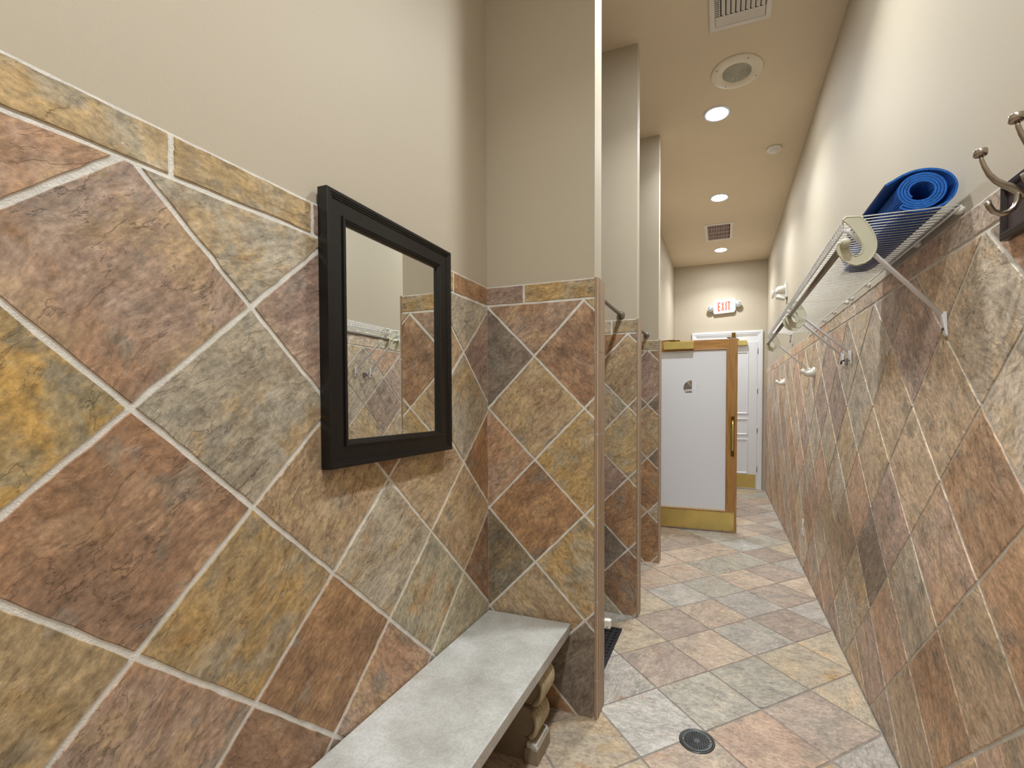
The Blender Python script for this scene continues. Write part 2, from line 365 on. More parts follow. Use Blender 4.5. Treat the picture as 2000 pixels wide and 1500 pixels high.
class Tiles(MB):
    def __init__(s, O, U, V, Nn, seed, dark=1.0):
        super().__init__(); s.O, s.U, s.V, s.N = Vector(O), Vector(U), Vector(V), Vector(Nn)
        s.rng = random.Random(seed); s.ta = []; s.tb = []; s.tc_ = []; s.uv = []; s.dark = dark; s.boost = 1.0; s.mean = (152, 140, 120); s.blend = 0.36
    def P(s, u, v, h=0.0): return tuple(s.O + s.U*u + s.V*v + s.N*h)
    def plane(s, u0, u1, v0, v1, h, mi):
        b = len(s.v); s.v += [s.P(u0, v0, h), s.P(u1, v0, h), s.P(u1, v1, h), s.P(u0, v1, h)]
        s.add((b, b+1, b+2, b+3), mi, None, [(0, 0, 0)]*4)
    def add(s, idx, mi, t, uvs, smooth=False):
        s.face(idx, mi, smooth); t = t or ((.2, .2, .2, 1),)*3
        n = len(idx)
        s.ta.append([t[0]]*n); s.tb.append([t[1]]*n); s.tc_.append([t[2]]*n); s.uv.append(uvs)
    def tile(s, poly, tint=None, gr=0.003, top=0.0, depth=0.005, bev=0.0022, ang=None, jit=0.0011):
        r = s.rng
        p0 = inset(poly, gr)
        if len(p0) < 3: return
        p1 = inset(poly, gr+bev)
        if len(p1) < 3: return
        if tint is None: tint = r.choice(PAL)
        k = r.uniform(0.9, 1.1)*s.boost
        mean = s.mean; w_ = s.blend
        t = tuple(tuple(min(1.0, x*k) for x in lin([c[q]*(1-w_)+mean[q]*w_ for q in range(3)])[:3]) + (1,) for c in tint)
        if ang is None: ang = r.choice((PI/4, -PI/4, PI/4, 0.6, 0.95)) + r.uniform(-.15, .15)
        ca, sa = math.cos(ang), math.sin(ang); ou, ov, oz = r.uniform(-50, 50), r.uniform(-50, 50), r.uniform(-50, 50)
        def T(u, v): return (ca*u+sa*v+ou, -sa*u+ca*v+ov, oz)
        # even resampling so the edge can wander a little, like cleft slate
        def rs(poly, n_per):
            out = []
            for i in range(len(poly)):
                a, b = poly[i], poly[(i+1) % len(poly)]
                for q in range(n_per): out.append((a[0]+(b[0]-a[0])*q/n_per, a[1]+(b[1]-a[1])*q/n_per))
            return out
        if len(p1) != len(p0): p1 = [( (x-sum(a[0] for a in p0)/len(p0))*0.97+sum(a[0] for a in p0)/len(p0), (y-sum(a[1] for a in p0)/len(p0))*0.97+sum(a[1] for a in p0)/len(p0)) for x, y in p0]
        np_ = 10
        a0, a1 = rs(p0, np_), rs(p1, np_)
        b = len(s.v); n = len(a0)
        j0 = [(r.uniform(-jit, jit), r.uniform(-jit, jit)) for _ in range(n)]
        a0 = [(x+j[0]*.8, y+j[1]*.8) for (x, y), j in zip(a0, j0)]
        a1 = [(x+j[0]*1.2+r.uniform(-jit, jit)*.6, y+j[1]*1.2+r.uniform(-jit, jit)*.6) for (x, y), j in zip(a1, j0)]
        s.v += [s.P(x, y, top-depth) for x, y in a0] + [s.P(x, y, top) for x, y in a1]
        for i in range(n):
            i2 = (i+1) % n
            s.add((b+i, b+i2, b+n+i2, b+n+i), 1, t, [T(*a0[i]), T(*a0[i2]), T(*a1[i2]), T(*a1[i])])
        s.add([b+n+i for i in range(n)], 1, t, [T(*q) for q in a1])
    def diamonds(s, a0, z0, rot, D, u0, u1, v0, v1, tints={}, gr=0.003, **kw):
        c, d = math.cos(rot), math.sin(rot); m = int(max(u1-u0, v1-v0)/(D/2))+6
        ic = int(round(((u0+u1)/2-a0)/(D/2))); jc = int(round(((v0+v1)/2-z0)/(D/2)))
        for i in range(ic-m, ic+m+1):
            for j in range(jc-m, jc+m+1):
                if (i+j) % 2 == 0: continue
                q = []
                for (x, y) in ((1, 0), (0, 1), (-1, 0), (0, -1)):
                    x, y = (i+x)*D/2, (j+y)*D/2; q.append((a0+x*c-y*d, z0+x*d+y*c))
                q = clip(clip(clip(clip(q, -1, 0, -u0) or q[:0], 1, 0, u1), 0, -1, -v0), 0, 1, v1) if True else q
                if len(q) < 3: continue
                ar = abs(sum(q[k][0]*q[(k+1) % len(q)][1]-q[(k+1) % len(q)][0]*q[k][1] for k in range(len(q))))/2
                if ar < 2e-4: continue
                s.tile(q, tints.get((i, j)), gr=gr, **kw)
    def border(s, u0, u1, v0, v1, joints, tints=None):
        js = [u0]+[j for j in joints if u0+.01 < j < u1-.01]+[u1]
        for k in range(len(js)-1):
            t = (tints or {}).get(k) or s.rng.choice([PAL[0], PAL[1], PAL[3], PAL[4]])
            s.tile([(js[k], v0), (js[k+1], v0), (js[k+1], v1), (js[k], v1)], t, gr=0.0035, ang=s.rng.uniform(-.2, .2))
    def done(s, name, mats, parent=None):
        s.data = {'tint_a': ('FLOAT_COLOR', s.ta), 'tint_b': ('FLOAT_COLOR', s.tb), 'tint_c': ('FLOAT_COLOR', s.tc_), 'tuv': ('FLOAT_VECTOR', s.uv)}
        return s.build(name, mats, parent)
GT = -0.0025          # grout plane behind the tile faces
PT = 0.008            # paint this far behind the tile faces
D0 = 0.4203
ZL = 1.655            # bottom of the border row
PLUM = ((140, 112, 104), (118, 96, 92), (164, 140, 122)); RED = ((160, 118, 90), (154, 130, 118), (178, 146, 108))
RUST = ((146, 102, 66), (126, 88, 62), (174, 130, 86)); OCH = ((162, 138, 100), (172, 136, 78), (152, 146, 130)); GREY = ((164, 158, 144), (152, 140, 122), (174, 144, 98)); GRN = ((152, 148, 128), (168, 158, 132), (162, 126, 82))
BRN = ((134, 92, 64), (118, 86, 68), (160, 124, 94)); TAN = ((172, 148, 118), (152, 124, 94), (178, 152, 108))
DRK = ((92, 82, 78), (112, 100, 92), (76, 66, 60))
TL = {(0, -1): RED, (1, -2): GREY, (0, -3): BRN, (1, -4): OCH, (-1, -2): ((172, 130, 58), (134, 122, 92), (186, 138, 52)), (-1, -4): OCH,
      (1, 0): GREY, (-1, 0): RED, (0, -5): RED, (2, -1): PLUM, (2, -3): TAN, (2, -5): RUST, (3, -4): GREY, (1, -6): BRN,
      (4, -3): TAN, (4, -5): GRN, (5, -2): GREY, (5, -4): TAN, (6, -3): RUST, (5, 0): GREY, (6, -1): PLUM, (3, -6): RED, (5, -6): GRN, (3, -2): RUST, (-1, -6): RUST, (3, 0): RED, (6, -5): BRN, (-2, -1): RED, (-2, -3): TAN, (4, -1): TAN}
TP = {(1, 0): RED, (0, -1): DRK, (2, -1): BRN, (1, -2): TAN, (0, -3): RED, (2, -3): OCH, (1, -4): RUST, (0, -5): ((110, 98, 76), (92, 80, 62), (132, 112, 80)), (2, -5): OCH, (1, -6): TAN, (2, -7): DRK, (1, -8): BRN, (3, -2): TAN, (3, -4): OCH}
# ---- left wall (bench and mirror)
def wall_box(mb, x0, x1, y0, y1, z0, z1): return mb.box(x0, x1, y0, y1, z0, z1)
t = Tiles((XL, 0, 0), (0, 1, 0), (0, 0, 1), (1, 0, 0), 11); t.boost = 1.42
t.plane(YK, YP, 0, ZT, GT, 0)
t.diamonds(0.487, 1.6637, -0.0085, D0, YK, YP, 0.0, ZL, TL, gr=0.0042)
t.border(YK, YP, ZL, ZT, [-1.0, -.66, -.32, .02, .22, .553, .853, 1.16, 1.47], {6: OCH, 7: PLUM, 5: OCH, 8: OCH, 4: OCH, 9: RUST})
wl = struct(t.done('wall_left', [M['grout'], M['slate']]))
mb = MB(); mb.box(XL-.15, XL-PT, YK, 1.80, 0, ZC)
mb.box(XL-.15, XL+GT-.0012, YK, 1.80, 0, ZT-.0015)
mb.build('painted_wall', M['paint'], wl)
# ---- right wall
TR = {}
t = Tiles((XR, 0, 0), (0, 1, 0), (0, 0, 1), (-1, 0, 0), 23); t.boost = 2.1; t.blend = .55; t.mean = (158, 144, 130)
t.plane(YK, YB, 0, ZT, GT, 0)
TR = {(0, -1): RUST, (1, -2): RED, (-1, -2): RUST, (0, -3): TAN, (1, 0): TAN, (-1, 0): GREY, (0, 1): GREY, (2, -1): TAN, (2, -3): GREY, (3, -2): PLUM, (3, -4): RED, (1, -4): RUST, (0, -5): TAN, (1, 2): TAN, (2, 1): PLUM, (-1, -4): RED, (4, -1): TAN, (3, 0): TAN, (4, -3): DRK, (5, -2): RED}
t.diamonds(1.369, 1.2415, -0.003, D0, YK, YB, 0.0, ZL, TR, gr=0.0038)
t.border(YK, YB, ZL, ZT, [YK+.3*k for k in range(1, 30)])
wr = struct(t.done('wall_right', [M['grout'], M['slate']]))
mb = MB(); mb.box(XR+PT, XR+.15, YK, YB, 0, ZC); mb.box(XR-GT+.0012, XR+.15, YK, YB, 0, ZT-.0015)
mb.build('painted_wall', M['paint'], wr)
# ---- three dividing walls
def divider(k, y0, y1, px, zt, tints, seed, x0):
    t = Tiles((0, y0, 0), (1, 0, 0), (0, 0, 1), (0, -1, 0), seed); t.boost = 1.52
    t.plane(x0, XE, 0, ZT, GT, 0)
    t.diamonds(px, zt, 0.003, D0, x0, XE, 0, ZL, tints, gr=0.0036)
    t.border(x0, XE, ZL, ZT, {0: [-.766, -1.2], 1: [-.615, -.93, -1.23], 2: [-.62, -.93, -1.23]}[k] and sorted({0: [-.766, -1.2], 1: [-.615, -.93, -1.23], 2: [-.66, -.96, -1.26]}[k]), {0: {0: DRK, 1: PLUM, 2: OCH}}.get(k))
    o = struct(t.done('wall_divider', [M['grout'], M['slate']]))
    # tiled rear face
    t = Tiles((0, y1, 0), (1, 0, 0), (0, 0, 1), (0, 1, 0), seed+1)
    t.plane(x0, XE, 0, ZT, GT, 0); t.diamonds(px, zt, 0, D0, x0, XE, 0, ZL); t.border(x0, XE, ZL, ZT, [-.6, -.9, -1.2])
    t.done('rear_tiling', [M['grout'], M['slate']], o)
    mb = MB(); mb.box(x0, XE-.006, y0+PT, y1-PT, 0, ZC); mb.box(x0, XE-.006, y0-GT+.0012, y1+GT-.0012, 0, ZT-.0015)
    mb.build('painted_wall', M['paint'], o)
    # bullnose end pieces
    z = [0, .155, .47, .80, 1.129, 1.447, ZT] if k == 0 else [0, .243, .543, .845, 1.143, 1.446, ZT] if k == 1 else [0, .257, .563, .855, 1.151, 1.444, ZT]
    mb = MB(); r = 0.012
    for a, b in zip(z[:-1], z[1:]):
        a_, b_ = a+.0024, b-(.0024 if b < ZT else 0)
        prof = [(XE-.004, y0+.0005)]
        for q in range(7):
            an = -PI/2 + PI/2*q/6; prof.append((XE+.004-r+.010+r*math.cos(an)*1.0-.004, y0+r+r*math.sin(an)))
        for q in range(7):
            an = PI/2*q/6; prof.append((XE+.004-r+.010+r*math.cos(an)-.004, y1-r+r*math.sin(an)))
        prof.append((XE-.004, y1-.0005))
        mb.prism(prof, 'Z', a_, b_)
    mb.build('bullnose_edge', M['nose'], o)
    mb = MB(); mb.box(XE-.004, XE+.0082, y0+.004, y1-.004, 0, ZT-.001); mb.build('edge_grout', M['grout'], o)
    return o
divider(0, YP, YP+.118, -0.9306, 1.6495, TP, 31, -1.55)
TP2 = {(0, -1): ((158, 132, 100), (138, 112, 84), (172, 146, 108)), (0, -3): OCH, (0, -5): RUST, (0, -7): BRN, (-1, -2): GREY, (-1, -4): PLUM, (-1, -6): DRK, (-1, 0): RUST, (1, -2): RED}
divider(1, 2.655, 2.745, -.52, 1.652, TP2, 41, -1.55)
TP3 = {(0, -1): PLUM, (0, -3): TAN, (0, -5): RUST, (0, -7): RUST, (1, -2): DRK, (-1, -2): DRK, (1, -4): DRK}
divider(2, 3.605, 3.69, -.553, 1.66, TP3, 51, -1.55)
# ---- stall rear wall
t = Tiles((-1.5, 0, 0), (0, 1, 0), (0, 0, 1), (1, 0, 0), 61)
t.plane(YP, 3.7, 0, ZT, GT, 0); t.diamonds(2.1, 1.655, 0, D0, YP+.12, 3.6, 0, ZL); t.border(YP, 3.7, ZL, ZT, [YP+.3*k for k in range(1, 7)])
o = struct(t.done('wall_stalls', [M['grout'], M['slate']]))
mb = MB(); mb.box(-1.65, -1.5-PT, 1.7, 3.75, 0, ZC); mb.box(-1.65, -1.504, 1.7, 3.75, 0, ZT-.0015); mb.build('painted_wall', M['paint'], o)
# ---- corridor left wall beyond the stalls
t = Tiles((XL2, 0, 0), (0, 1, 0), (0, 0, 1), (1, 0, 0), 71)
t.plane(3.69, YB, 0, ZT, GT, 0); t.diamonds(3.9, 1.655, 0, D0, 3.69, YB, 0, ZL); t.border(3.69, YB, ZL, ZT, [3.69+.3*k for k in range(1, 12)])
o = struct(t.done('wall_corridor', [M['grout'], M['slate']]))
mb = MB(); mb.box(XL2-.12, XL2-PT, 3.68, YB, 0, ZC); mb.box(XL2-.12, XL2-.004, 3.68, YB, 0, ZT-.0015); mb.build('painted_wall', M['paint'], o)
# ---- far wall with door opening
DX0, DX1, DZ = -.375, .462, 2.125      # slab of the white door
t = Tiles((0, YB, 0), (1, 0, 0), (0, 0, 1), (0, -1, 0), 81)
t.plane(XL2, -.44, 0, ZT, GT, 0); t.diamonds(-.60, 1.655, 0, D0, XL2, -.44, 0, ZL, {(0, -1): DRK, (1, -2): DRK, (-1, -2): DRK}); t.border(XL2, -.44, ZL, ZT, [])
o = struct(t.done('wall_far', [M['grout'], M['slate']]))
mb = MB(); mb.box(XL2-.1, XR+.1, YB+PT, YB+.15, 0, ZC)
mb.box(XL2-.1, -.44, YB+.004, YB+.15, 0, ZT-.0015); mb.build('painted_wall', M['paint'], o)
# ---- wall behind the camera
mb = MB(); mb.box(XL-.15, XR+.15, YK-.15, YK, 0, ZC); struct(mb.build('wall_back', M['paint']))
mb = MB(); mb.box(-1.7, XR+.2, YK-.15, YB+.2, ZC, ZC+.1); struct(mb.build('ceiling', M['ceil']))
# ---- floor
FG = ((176, 168, 160), (160, 152, 146), (190, 178, 164)); FP = ((192, 164, 142), (176, 150, 130), (204, 178, 150))
FB = ((162, 140, 126), (148, 126, 114), (176, 152, 134)); FO = ((188, 168, 140), (172, 156, 134), (200, 164, 116))
FN = ((166, 160, 146), (150, 142, 130), (182, 170, 150)); FR = ((176, 138, 114), (158, 124, 104), (188, 152, 126))
FL = ((184, 180, 176), (168, 164, 160), (192, 186, 178))
TF = {(0, 0): FB, (0, -1): FN, (1, -1): FN, (1, 0): FP, (2, 0): FG, (2, -1): FO, (0, -2): FR, (1, -2): FB, (2, -2): FO, (-1, 0): FG, (-1, -1): FL, (-1, -2): FP,
      (-2, -1): FO, (-2, -2): FO, (0, 1): FO, (1, 1): FB, (2, 1): FP, (3, 1): FG, (3, 0): FB, (4, 1): FB, (2, 2): FG, (3, 2): FN, (3, -1): FO, (1, -3): FG, (1, 2): FO}
t = Tiles((0, 0, 0), (1, 0, 0), (0, 1, 0), (0, 0, 1), 91); t.boost = 1.14; t.mean = (172, 166, 156); t.blend = .38
t.plane(-1.55, XR+.05, YK-.1, YB+.1, -.0022, 0)
a = 0.7863; DF = .2973; ca, sa = math.cos(a), math.sin(a)
fl = [FG, FP, FB, FO, FN, FP, FB, FL]
for i in range(-22, 30):
    for j in range(-22, 30):
        q = [(-.2626+DF*((i+x)*ca-(j+y)*sa), 2.0163+DF*((i+x)*sa+(j+y)*ca)) for x, y in ((0, 0), (1, 0), (1, 1), (0, 1))]
        q = clip(clip(clip(clip(q, -1, 0, 1.5), 1, 0, XR-.001), 0, -1, -YK), 0, 1, YB)
        if len(q) < 3: continue
        ar = abs(sum(q[k][0]*q[(k+1) % len(q)][1]-q[(k+1) % len(q)][0]*q[k][1] for k in range(len(q))))/2
        if ar < 3e-4: continue
        t.tile(q, TF.get((i, j)) or t.rng.choice(fl), gr=0.0028, depth=.004, bev=.0015, ang=t.rng.choice((0.1, -.2, 1.3, 0.3)), jit=.0006)
fo = struct(t.done('floor', [M['floor_grout'], M['slate_floor']]))
mb = MB(); mb.box(-1.7, XR+.15, YK-.15, YB+.15, -.12, -.003); mb.build('floor_slab', M['floor_grout'], fo)

# ------------------------------------------------------------------ recessed lamps
def lamp(x, y, label):
    t = thing('recessed_light', (x, y, ZC), label, 'ceiling light', None)
    mb = MB(); mb.lathe([(.094, 0), (.092, -.004), (.074, -.006), (.069, -.001)], (x, y, ZC)); mb.build('trim_ring', M['white'], t)
    mb = MB(); mb.lathe([(.069, -.0015), (.068, -.003), (.045, -.006), (1e-6, -.007)], (x, y, ZC)); mb.build('lens', M['lens'], t)
    l = bpy.data.lights.new('lamp_light', 'AREA'); l.shape = 'DISK'; l.size = .13; l.energy = LAMP_W; l.color = (.95, .995, 1.0); l.spread = math.radians(125)
    lo = bpy.data.objects.new('lamp_light', l); C.objects.link(lo); lo.parent = t; lo.location = (0, 0, -.009)
LL = ['round recessed ceiling light at the wall end behind the viewer', 'round recessed ceiling light above the standing place of the viewer', 'round recessed ceiling light above the floor drain, just out of frame',
      'bright recessed round ceiling light beside the ceiling speaker, largest of those in view', 'middle recessed ceiling light, beyond the smoke detector', 'farthest recessed ceiling light, past the small return vent']
for (x, y), s in zip(LAMPS, LL): lamp(x, y, s)

# ------------------------------------------------------------------ ceiling fittings
x0, x1, y0, y1 = -.085, .223, 2.405, 2.720
t = thing('ceiling_vent', ((x0+x1)/2, (y0+y1)/2, ZC), 'large square white four-way ceiling vent cut by the top of the frame', 'vent')
mb = MB(); mb.frame('Z', x0, x1, y0, y1, ZC, -1, [(0, 0), (0, .006), (.004, .009), (.026, .010), (.030, .006), (.030, .001)]); mb.build('frame', M['louver'], t)
mb = MB(); mb.box(x0+.03, x1-.03, y0+.03, y1-.03, ZC-.0008, ZC-.0001); mb.build('duct_opening', M['dark'], t)  # flat black sheet, paints the shade up inside the duct
mb = MB()
xi0, xi1, yi0, yi1 = x0+.032, x1-.032, y0+.032, y1-.032
for k in range(4):      # far bank, slats along X
    yy = yi1-.008-k*.015
    mb.hexa([(xi0, yy-.006, ZC-.0045), (xi1, yy-.006, ZC-.0045), (xi1, yy+.006, ZC-.009), (xi0, yy+.006, ZC-.009), (xi0, yy-.006, ZC-.002), (xi1, yy-.006, ZC-.002), (xi1, yy+.006, ZC-.0095), (xi0, yy+.006, ZC-.0095)])
mb.build('slat', M['louver'], t)
mb = MB()
for k in range(5):
    yy = yi0+.008+k*.015
    mb.hexa([(xi0, yy+.006, ZC-.010), (xi1, yy+.006, ZC-.010), (xi1, yy-.005, ZC-.002), (xi0, yy-.005, ZC-.002), (xi0, yy+.006, ZC-.0085), (xi1, yy+.006, ZC-.0085), (xi1, yy-.005, ZC-.0005), (xi0, yy-.005, ZC-.0005)])
mb.build('slat', M['louver'], t)
mb = MB(); ya, yb = yi0+.078, yi1-.066
for k in range(9):
    xx = xi0+.03+k*.024
    mb.hexa([(xx, ya, ZC-.003), (xx+.019, ya, ZC-.011), (xx+.019, yb, ZC-.011), (xx, yb, ZC-.003), (xx, ya, ZC-.0015), (xx+.019, ya, ZC-.0095), (xx+.019, yb, ZC-.0095), (xx, yb, ZC-.0015)])
mb.box(xi0+.020, xi0+.024, ya, yb, ZC-.011, ZC-.001)
for k in range(9): mb.box(xi0, xi0+.02, ya+.004+k*.013, ya+.008+k*.013, ZC-.009, ZC-.004)
mb.build('slat', M['louver'], t)

x0, x1, y0, y1 = -.218, .095, 5.60, 6.155
t = thing('return_vent', ((x0+x1)/2, (y0+y1)/2, ZC), 'small white slotted return vent between the two farthest ceiling lights', 'vent')
mb = MB(); mb.frame('Z', x0, x1, y0, y1, ZC, -1, [(0, 0), (0, .006), (.03, .009), (.033, .001)]); mb.build('frame', M['louver'], t)
mb = MB(); mb.box(x0+.03, x1-.03, y0+.03, y1-.03, ZC-.0008, ZC-.0001); mb.build('duct_opening', M['dark'], t)  # thin black sheet for the shade behind the slats
mb = MB(); n = 13
for k in range(n):
    xx = x0+.036+k*(x1-x0-.075)/n
    mb.box(xx, xx+.008, y0+.03, y1-.03, ZC-.008, ZC-.002)
for yy in (y0+.15, y0+.28, y0+.41): mb.box(x0+.03, x1-.03, yy, yy+.005, ZC-.009, ZC-.002)
mb.build('slat', plain('rosy slat', (196, 168, 158), .5), t)

t = thing('ceiling_speaker', (.065, 3.095, ZC), 'round off-white ceiling speaker with a perforated grey centre', 'speaker')
mb = MB(); mb.lathe([(.152, 0), (.150, -.006), (.146, -.008), (.088, -.010), (.084, -.006)], (.065, 3.095, ZC), n=64); mb.build('rim', plain('old white enamel', (226, 216, 196), .4), t)
mb = MB(); mb.lathe([(.085, -.0045), (1e-6, -.0046)], (.065, 3.095, ZC), n=48, smooth=False); mb.build('speaker_cavity', M['dark'], t)  # flat black disc, paints the shade behind the grille
mb = MB()
for k in range(14):
    r = .006+k*.0058; mb.lathe([(r, -.006), (r, -.009), (r+.0034, -.009), (r+.0034, -.006), (r, -.006)], (.065, 3.095, ZC), n=48, smooth=False)
for k in range(8):
    an = PI*k/8; c_, s_ = math.cos(an), math.sin(an)
    mb.tube([(.065-c_*.085, 3.095-s_*.085, ZC-.0085), (.065+c_*.085, 3.095+s_*.085, ZC-.0085)], .0012, n=6)
mb.build('grille', plain('grille paint', (190, 188, 170), .5), t)
for an in (.5, 2.1, 3.6, 5.2):
    mb = MB(); mb.lathe([(.004, -.0095), (.003, -.011), (1e-6, -.0115)], (.065+.128*math.cos(an), 3.095+.128*math.sin(an), ZC), n=10); mb.build('screw', M['iron'], t)

t = thing('smoke_detector', (.371, 4.11, ZC), 'small round white detector on the ceiling near the right wall', 'smoke detector')
mb = MB(); mb.lathe([(.057, 0), (.057, -.012), (.050, -.018), (.03, -.02)], (.371, 4.11, ZC)); mb.build('base', M['plastic'], t)
mb = MB(); mb.lathe([(.034, -.018), (.034, -.028), (.026, -.036), (1e-6, -.038)], (.371, 4.11, ZC)); mb.build('sensor_head', M['plastic'], t)

# ------------------------------------------------------------------ mirror
y0, y1, z0, z1 = .868, 1.404, 1.086, 1.775
t = thing('wall_mirror', (XL, (y0+y1)/2, (z0+z1)/2), 'rectangular mirror in a stepped black wooden frame on the tiled left wall', 'mirror')
mb = MB(); mb.frame('X', y0, y1, z0, z1, XL, 1, [(0, 0), (0, .029), (.0015, .031), (.009, .031), (.0105, .0285), (.014, .0285), (.0155, .0255), (.019, .0255), (.020, .023), (.0525, .0225), (.0535, .0265), (.0585, .0265), (.060, .0235), (.0640, .0225), (.0655, .0195), (.0695, .0185), (.0705, .012), (.0705, .001)])
mb.build('frame', M['black'], t)
mb = MB(); mb.box(XL+.006, XL+.0125, y0+.069, y1-.069, z0+.069, z1-.069); mb.build('mirror_glass', M['mirror'], t)

# ------------------------------------------------------------------ bench
t = thing('stone_bench', (-.74, 1.15, 0), 'grey cast stone bench with a scrolled pedestal against the tiled left wall', 'bench')
def sx(y): return -.561
mb = MB(); ys = [.52, 1.716]; zt_, zb_ = .375, .329
mb.hexa([(-.926, .52, zb_), (sx(.52)-.004, .52, zb_), (sx(1.716)-.004, 1.716, zb_), (-.926, 1.716, zb_), (-.926, .52, zt_), (sx(.52), .52, zt_), (sx(1.716), 1.716, zt_), (-.926, 1.716, zt_)])
mb.build('seat_slab', M['concrete'], t, bevel=.003)
def scroll(ya, yb):
    # front silhouette in X (towards the room) from the floor up; rear is plain
    fr = [(-.588, .0), (-.590, .062), (-.600, .075), (-.640, .092), (-.662, .115), (-.668, .14), (-.660, .17)]
    # small lower volute
    body = [(-.872, 0)] + [(-.592, 0), (-.594, .060), (-.606, .070), (-.650, .085)]
    low = [(-.632+.040*math.cos(a), .135+.050*math.sin(a)) for a in [-1.35+.24*k for k in range(11)]]
    neck = [(-.655, .192), (-.664, .205)]
    up = [(-.640+.068*math.cos(a), .262+.066*math.sin(a)) for a in [-1.1+.22*k for k in range(11)]]
    prof = body + low + neck + up + [(-.62, .329), (-.872, .329)]
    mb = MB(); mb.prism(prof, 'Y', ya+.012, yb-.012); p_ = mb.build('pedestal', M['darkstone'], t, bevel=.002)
    # carved ridges following the front curves
    mb = MB()
    for i, yy in enumerate([ya+.012+(yb-ya-.024)*k/5 for k in range(6)]):
        r = .010
        mb.tube([(x-.004, yy, z) for x, z in up[:-1]], [r*.6]+[r]*(len(up)-3)+[r*.8], n=10)
        mb.tube([(x-.005, yy, z) for x, z in low], [r*.5]+[r]*(len(low)-2)+[r*.5], n=10)
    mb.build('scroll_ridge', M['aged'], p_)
    mb = MB(); mb.hexa([(-.640, ya, 0), (-.588, ya, 0), (-.588, yb, 0), (-.640, yb, 0), (-.640, ya, .052), (-.590, ya, .052), (-.590, yb, .052), (-.640, yb, .052)])
    mb.prism([(-.632, .052), (-.592, .052), (-.598, .066), (-.632, .074)], 'Y', ya+.003, yb-.003, mi=1)
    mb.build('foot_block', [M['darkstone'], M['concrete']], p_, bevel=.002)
scroll(1.435, 1.555)
scroll(.66, .78)

# ------------------------------------------------------------------ floor drain
dx, dy = -.0805, 1.745
t = thing('floor_drain', (dx, dy, 0), 'round dark metal grated floor drain in the tile floor', 'drain')
mb = MB(); mb.lathe([(.064, -.001), (.064, .0015), (.061, .0028), (.056, .0022), (.054, .0004)], (dx, dy, 0), n=48); mb.build('rim', M['iron'], t)
mb = MB(); mb.lathe([(.055, .0004), (1e-6, .0004)], (dx, dy, 0), smooth=False); mb.build('drain_pit', M['dark'], t)  # no real depth: black disc paints the shade below the grate
mb = MB()
R_ = .054; rot = .18
def rp(x, y): return (dx+x*math.cos(rot)-y*math.sin(rot), dy+x*math.sin(rot)+y*math.cos(rot))
for k in range(-4, 5):
    off = k*.0088; L_ = math.sqrt(max(0, .044**2-off**2)) + .004
    for d_ in (0, 1):
        a_, b_ = ((-L_, off), (L_, off)) if d_ == 0 else ((off, -L_), (off, L_))
        wd = .0019
        q = [rp(a_[0]-(wd if d_ else 0), a_[1]-(0 if d_ else wd)), rp(b_[0]-(wd if d_ else 0), b_[1]-(0 if d_ else wd)), rp(b_[0]+(wd if d_ else 0), b_[1]+(0 if d_ else wd)), rp(a_[0]+(wd if d_ else 0), a_[1]+(0 if d_ else wd))]
        mb.hexa([(x, y, .0006) for x, y in q]+[(x, y, .0022) for x, y in q])
mb.lathe([(.0545, .0008), (.0545, .0024), (.045, .0024), (.045, .0008), (.0545, .0008)], (dx, dy, 0), smooth=False)
mb.lathe([(.012, .0008), (.012, .0024), (1e-6, .0024)], (dx, dy, 0), n=20, smooth=False)
mb.build('grate', M['iron'], t)
for s_ in (-1, 1):
    x, y = rp(s_*.049, 0); mb = MB(); mb.lathe([(.0042, .0024), (.0036, .0042), (1e-6, .0046)], (x, y, 0), n=14); mb.build('screw', M['nickel'], t)

# ------------------------------------------------------------------ black mat behind the first divider, white clip on its edge
t = thing('rubber_mat', (-.74, 2.2, 0), 'black perforated rubber mat on the stall floor, peeping out behind the nearest dividing wall', 'mat')
mb = MB(); c_, s_ = math.cos(.12), math.sin(.12)
nx_, ny_ = 16, 18
for i in range(nx_):
    x_ = -.96+i*.440/(nx_-1); mb.box(x_-.008, x_+.008, 1.93, 2.475, .001, .007)
for j in range(ny_):
    y_ = 1.935+j*.535/(ny_-1); mb.box(-.965, -.513, y_-.009, y_+.009, .001, .0072)
mb.build('mat_grid', M['rubber'], t)
t = thing('edge_clip', (XE+.008, 1.858, .335), 'small white plastic clip at the rear corner of the nearest dividing wall', 'clip')
mb = MB(); mb.box(XE+.0065, XE+.034, 1.838, 1.862, .316, .350); mb.build('clip_body', M['plastic'], t, bevel=.002)
mb = MB(); mb.box(XE+.018, XE+.022, 1.8365, 1.838, .321, .325); mb.build('clip_screw', M['iron'], t)

# ------------------------------------------------------------------ shower curtain rods
def rodbar(y0, y1, label, wx=-.605, z=1.765):
    t = thing('curtain_rod', (wx, (y0+y1)/2, z), label, 'curtain rod')
    mb = MB(); mb.tube([(wx, y0+.0, z), (wx, y1, z)], .011, n=16); mb.build('bar', M['rod'], t)
    for yy, sg in ((y0, 1), (y1, -1)):
        mb = MB(); mb.lathe([(.024, 0), (.023, .006*sg), (.016, .014*sg), (.0135, .030*sg), (.011, .031*sg)], (wx, yy, z), ax='Y', n=24); mb.build('end_flange', M['rod'], t)
rodbar(YP+.118-.008, 2.655+.008, 'grey metal curtain rod between the nearest and the middle dividing walls', -.562, 1.760)
rodbar(2.745-.008, 3.605+.008, 'grey metal curtain rod between the middle and the farthest dividing walls', -.562, 1.775)

